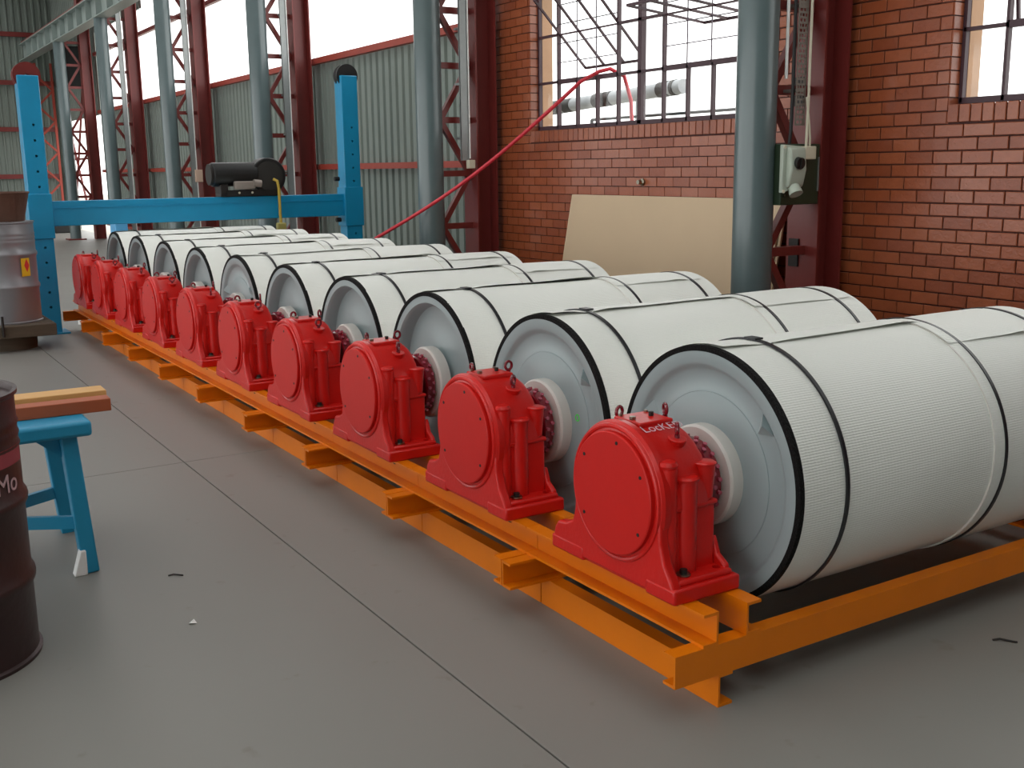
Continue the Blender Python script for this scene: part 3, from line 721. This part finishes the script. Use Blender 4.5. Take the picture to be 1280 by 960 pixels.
# handwriting on the first gearbox
tm0 = text_mesh('LocKED', .05, .0006, WTXT)
for v in tm0.vertices:
    a_ = .34 - v.co.y/.2155; v.co = Vector((v.co.x*.92, -.2155*math.sin(a_), .274 + .2155*math.cos(a_)))
tx = inst('lettering', tm0, gb, (-.012, 0, 0)); tx['label'] = 'white handwritten letters'

# ================================================================ BLUE GANTRY
t = thing('lifting_gantry', 'bright blue steel gantry with drilled posts behind the pulley row', 'gantry', (0, 11.42, 0))
for x, zt in ((1.725, 2.46), (4.99, 2.56)):
    po = MB(); po.box(x-.095, x+.095, -.095, .095, 0, zt); pst = po.build('gantry_post', BLU, t, bevel=.008)
    zs_ = [.12+i*.145 for i in range(16)]
    drill(pst, [((x+.01, -.12, z), (x+.01, .03, z), .012) for z in zs_ if not .98 < z < 1.36 and z < zt-.45])
    MB().box(x-.11, x+.11, -.11, .11, .93, 1.36).build('post_sleeve', BLU, t, bevel=.006)
    MB().box(x-.16, x+.16, -.16, .16, 0, .015).build('base_plate', BLU, t)
    wh = MB().lathe((x, 0, zt+.0), (0, 1, 0), [(-.05, .02), (-.05, .125), (-.03, .125), (-.015, .105), (.015, .105), (.03, .125), (.05, .125), (.05, .02)], 28).build('sheave_wheel', mat('sheave_red', (110, 24, 18), .5) if x < 3 else BLACK, t)
MB().box(1.80, 4.9, -.07, .07, 1.045, 1.285).build('cross_beam', BLU, t, bevel=.006)
MB().box(1.86, 4.87, -.078, -.07, 1.215, 1.222).build('beam_seam', BLU, t)
for z in (1.0, 1.45): MB().cyl((4.855, -.02, z), (4.80, -.02, z), .025, 10).build('guide_bolt', DARK, t)

t = thing('electric_winch', 'black electric winch with round drum guard on the blue gantry beam', 'winch', (3.85, 11.42, 1.285))
MB().box(-.36, .28, -.09, .09, 0, .035).build('winch_base', BLACK, t, bevel=.004)
for x in (-.36, -.1): MB().box(x, x+.08, -.1, .1, .03, .13).build('motor_foot', DARK, t, bevel=.005)
MB().cyl((-.42, 0, .23), (.05, 0, .23), .125, 24).build('motor_body', BLACK, t, bevel=.01)
MB().cyl((-.45, 0, .23), (-.42, 0, .23), .11, 24).build('fan_cover', DARK, t)
MB().cyl((.17, -.1, .21), (.17, .1, .21), .19, 36).build('drum_guard', BLACK, t, bevel=.012)
MB().cyl((.17, -.11, .21), (.17, -.1, .21), .15, 36).build('guard_plate', mat('guard_grey', (44, 42, 40), .5), t)
MB().box(-.22, .0, -.15, -.08, .075, .16).build('brake_box', mat('dirty_alloy', (150, 140, 132), .5, .3), t, bevel=.012)
MB().cyl((-.02, -.15, .14), (.06, -.15, .13), .04, 14).build('gear_nose', mat('dirty_alloy', (150, 140, 132)), t)
MB().box(-.3, .25, -.12, -.09, .01, .07).build('side_rail', BLACK, t)
for x in (-.17, -.03): MB().cyl((x, -.12, .04), (x, -.126, .04), .012, 10).build('rail_bolt', CREAM, t)
o = MB().tube([(4.06, 11.30, 1.46), (4.09, 11.27, 1.44), (4.10, 11.26, 1.36), (4.1, 11.26, 1.10), (4.1, 11.25, .99)], .016, 8).build('pendant_cable', YCAB); tag(o, 'yellow pendant cable hanging from the winch over the gantry beam', 'cable')
o = MB().box(-.05, .05, -.03, .03, -.12, 0).build('pendant_control', mat('pendant_yellow', (170, 160, 90), .5), loc=(4.1, 11.25, 1.0), bevel=.012); tag(o, 'small dull yellow control box on the pendant cable', 'control box')

# ================================================================ DRUMS
def drum(name, label, loc, m, h=.88, r=.29, ribs=(.3, .6), group=None):
    t = thing(name, label, 'drum', loc)
    pr_ = [(0, .0), (0, r-.01), (.0, r+.004), (.012, r+.006), (.018, r-.004)]
    for q in ribs: pr_ += [(h*q-.03, r-.004), (h*q-.012, r+.006), (h*q, r+.008), (h*q+.012, r+.006), (h*q+.03, r-.004)]
    for q in (.80, .84, .88): pr_ += [(h*q-.012, r-.004), (h*q, r-.0), (h*q+.012, r-.004)]
    pr_ += [(h-.02, r-.004), (h-.012, r+.006), (h, r+.006), (h, r-.006), (h-.02, r-.012), (h-.02, 0)]
    MB().lathe((0, 0, 0), (0, 0, 1), pr_, 64).build('drum_shell', m, t, ang=50)
    MB().cyl((.1, .1, h-.02), (.1, .1, h-.004), .03, 16).build('bung', m, t)
    return t
d1 = drum('oil_drum', 'dark brown oil drum with faded red patch beside the blue stool', (.152, 3.768, 0), DRUMB)
def on_drum(ang, z, r): return (r*math.cos(ang), r*math.sin(ang), z)
# faded label patch and letters wrapped on the visible flank
av = math.radians(-38)
pm = MB(); nseg = 8
vs = [on_drum(av+math.radians(-22+44*i/nseg), z, .2885) for z in (.655, .71) for i in range(nseg+1)]
pm.add(vs, [(i, i+1, nseg+2+i, nseg+1+i) for i in range(nseg)]).build('faded_patch', mat('faded_red', (150, 60, 70), .6, var=.4), d1)
tm = text_mesh('Mo', .085, .0008, PINKT)
for v in tm.vertices:
    a_ = av - .02 + v.co.x/.29; z_ = .60 + v.co.y; v.co = Vector(on_drum(a_, z_, .288 + v.co.z))
inst('lettering', tm, d1)['label'] = 'worn pale letters'

d2 = drum('steel_drum', 'grey steel drum with yellow hazard label beside the blue gantry post', (1.27, 10.72, .235), DRUMG, h=.9, ribs=(.36, .68))
a_ = math.radians(-58)
lb = MB(); vs = [on_drum(a_+.30*(i/6-.5), z, .297) for z in (.42, .58) for i in range(7)]
hz = lb.add(vs, [(i, i+1, 8+i, 7+i) for i in range(6)]).build('hazard_label', YEL, d2)
dm_ = MB(); c_ = []
for q in range(4):
    da, dz = ((.10, 0), (0, .06), (-.10, 0), (0, -.06))[q]; c_.append(on_drum(a_+.03+da*.9, .515+dz, .3005))
dm_.add(c_ + [on_drum(a_+.03, .515, .3015)], [(0, 1, 4), (1, 2, 4), (2, 3, 4), (3, 0, 4)]).build('hazard_diamond', REDL, hz)
t = thing('rusty_bucket', 'rusty brown tapered bucket standing on the grey drum', 'bucket', (1.325, 10.70, 1.135))
MB().lathe((0, 0, 0), (0, 0, 1), [(0, 0), (0, .16), (.24, .215), (.25, .225), (.26, .22), (.25, .21), (.02, .155), (.02, 0)], 40).build('bucket_shell', RUST, t)
MB().tube([(.2*math.cos(PI*i/12), .03, .2 - .0*math.sin(PI*i/12) + .02*math.sin(PI*i/12)) for i in range(13)], .005, 6).build('bucket_handle', DARK, t)
t = thing('drum_stand', 'dark timber stand on a round wooden block under the grey drum', 'stand', (1.25, 10.66, 0))
MB().lathe((0, 0, 0), (0, 0, 1), [(0, 0), (0, .235), (.04, .24), (.13, .24), (.13, 0)], 32).build('round_block', DWOOD, t)
for y_ in (-.27, -.09, .09, .27): MB().box(-.45, .36, y_-.085, y_+.085, .13, .235).build('stand_plank', DWOOD, t, bevel=.006)
MB().cyl((-.08, -.375, .15), (-.08, -.365, .33), .012, 8).build('iron_pin', DARK, t)

# ================================================================ STOOL AND TIMBER
t = thing('workshop_stool', 'bright blue painted bench stool beside the dark oil drum', 'stool', (.28, 4.62, 0))
TX0, TX1, TY0, TY1 = -.55, .48, -.345, .33
MB().box(TX0, TX1, TY0, TY1, .56, .62).build('stool_top', BLUD, t, bevel=.014, seg=3)
LG = [(.437, -.273, .40, -.26), (.455, .30, .40, .235), (-.55, -.273, -.5, -.26), (-.55, .30, -.5, .235)]
for bx_, by, tx_, ty in LG:
    MB().bar((bx_, by, 0), (tx_, ty, .565), .07, .06).build('stool_leg', BLUD, t, bevel=.006)
def lp(i, f): b = LG[i]; return Vector((b[0]+(b[2]-b[0])*f, b[1]+(b[3]-b[1])*f, .565*f))
MB().bar(lp(0, .36), lp(3, .36), .022, .05).build('stretcher', BLUD, t)
MB().bar(lp(1, .34), lp(2, .34), .022, .05).build('stretcher', BLUD, t)
for s_ in (0,): MB().prism([(.26, .565), (.40, .565), (.40, .45)], 'y', -.25, -.24).build('corner_gusset', BLUD, t)
o = MB().prism([(0, 0), (.05, 0), (.05, .10), (.03, .10)], 'y', -.05, 0).build('paper_wad', OUTW, loc=(.65, 4.35, 0), bevel=.004); tag(o, 'small white paper wad against the stool leg foot', 'paper')
for nm, lb, x0_, y0_, z0_, L_, w_, h_, m_, rz in (('timber_plank', 'reddish timber plank lying across the blue stool', .865, 4.46, .62, 1.25, .085, .05, MERA, -.03),
                                         ('timber_plank', 'pale pine plank lying behind the reddish one on the blue stool', .875, 4.60, .62, 1.25, .12, .062, PINE, -.02)):
    o = MB().box(-L_, 0, -w_/2, w_/2, 0, h_).build(nm, m_, loc=(x0_, y0_, z0_), bevel=.003); o.rotation_euler.z = rz
    tag(o, lb, 'plank')

# ================================================================ LEANING BOARDS, HOSE
def board(label, y0, y1, top, x_top, x_bot, th=.016):
    t = thing('particle_board', label, 'board', (x_bot, 0, 0))
    d = Vector((x_top-x_bot, 0, top)); L = d.length; ang = math.atan2(d.x, d.z)
    bm_ = MB().box(-th, 0, y0, y1, 0, L).build('board_face', BOARD, t, bevel=.001, seg=1); bm_.rotation_euler.y = ang
    e = MB().box(-th-.0006, .0006, y0, y1, L-.001, L+.0015); e.box(-th-.0006, .0006, y1-.001, y1+.0015, 0, L)
    ee = e.build('sawn_edge', BOARDE, t, smooth=False); ee.rotation_euler.y = ang
    return t
board('cream particle board leaning in front on the brick wall', 5.42, 7.93, 1.305, 5.60, 5.36)
board('cream particle board leaning behind the front one', 5.40, 7.97, 1.300, 5.625, 5.385)
pts = [(4.62, 10.6, .02), (4.58, 10.3, .12), (4.5, 9.95, .5), (4.45, 9.72, .76), (4.42, 9.55, .90)]
a, b = Vector((4.42, 9.55, .90)), Vector((5.62, 7.85, 2.27))
for i in range(1, 13):
    f = i/12; q = a.lerp(b, f); q.z -= .10*math.sin(PI*f); pts.append(tuple(q))
pts += [(5.72, 7.72, 2.345), (5.79, 7.66, 2.365), (5.88, 7.58, 2.30), (5.93, 7.55, 2.1), (5.95, 7.54, 1.7), (5.96, 7.54, .2)]
o = MB().tube(pts, .017, 10).build('air_hose', HOSE); tag(o, 'red hose stretched from the brick-wall window down behind the pulleys', 'hose')
o = MB().lathe((0, 0, 0), (-1, 0, 0), [(0, .03), (.02, .03), (.03, .018), (.06, .018), (.06, 0)], 14).build('wall_tap', BOLT, loc=(XW, 7.02, 1.42)); tag(o, 'small metal fitting on the brick wall above the boards', 'fitting')

# ================================================================ LITTER ON THE FLOOR
def scrap(name, label, loc, pts, r, m, cat='scrap'):
    o = MB().tube(pts, r, 6).build(name, m, loc=loc); tag(o, label, cat); return o
o = MB().add([(0, 0, .001), (.02, .004, .012), (.026, -.014, .001), (.004, -.018, .008)], [(0, 1, 3), (1, 2, 3), (0, 3, 2), (0, 2, 1)]).build('paper_scrap', OUTW, loc=(.90, 3.61, 0)); tag(o, 'tiny white paper scrap on the grey floor', 'scrap')
o = MB().tube([(5.045, 4.90, 6.1), (5.045, 4.90, 2.06)], .010, 8).build('conduit', OUTW); tag(o, 'bright white conduit beside the perforated cable tray', 'conduit')
scrap('metal_shaving', 'dark curl of swarf on the floor before the orange frame', (3.09, 1.99, .002), [(0, 0, 0), (.02, -.012, .004), (.04, -.05, .003), (.05, -.055, .001)], .0035, DARK)
scrap('metal_shaving', 'thin dark wire scrap on the floor beyond the dark drum', (.96, 4.11, .002), [(0, 0, 0), (.02, -.004, .003), (.05, -.03, .001)], .003, DARK)
o = MB().lathe((0, 0, 0), (0, 0, 1), [(0, 0), (0, .05), (.05, .045), (.07, .02), (.072, 0)], 14).build('paper_cup', OUTW, loc=(2.12, 11.9, 0)); tag(o, 'small white cup on the floor behind the last frame section', 'cup')
o = MB().box(0, .15, 0, .3, 0, .95).build('blue_locker', mat('pale_blue', (90, 170, 220), .5), loc=(2.97, 14, 0), bevel=.01); tag(o, 'narrow pale blue cabinet behind the gantry, glimpsed under the beam', 'cabinet')
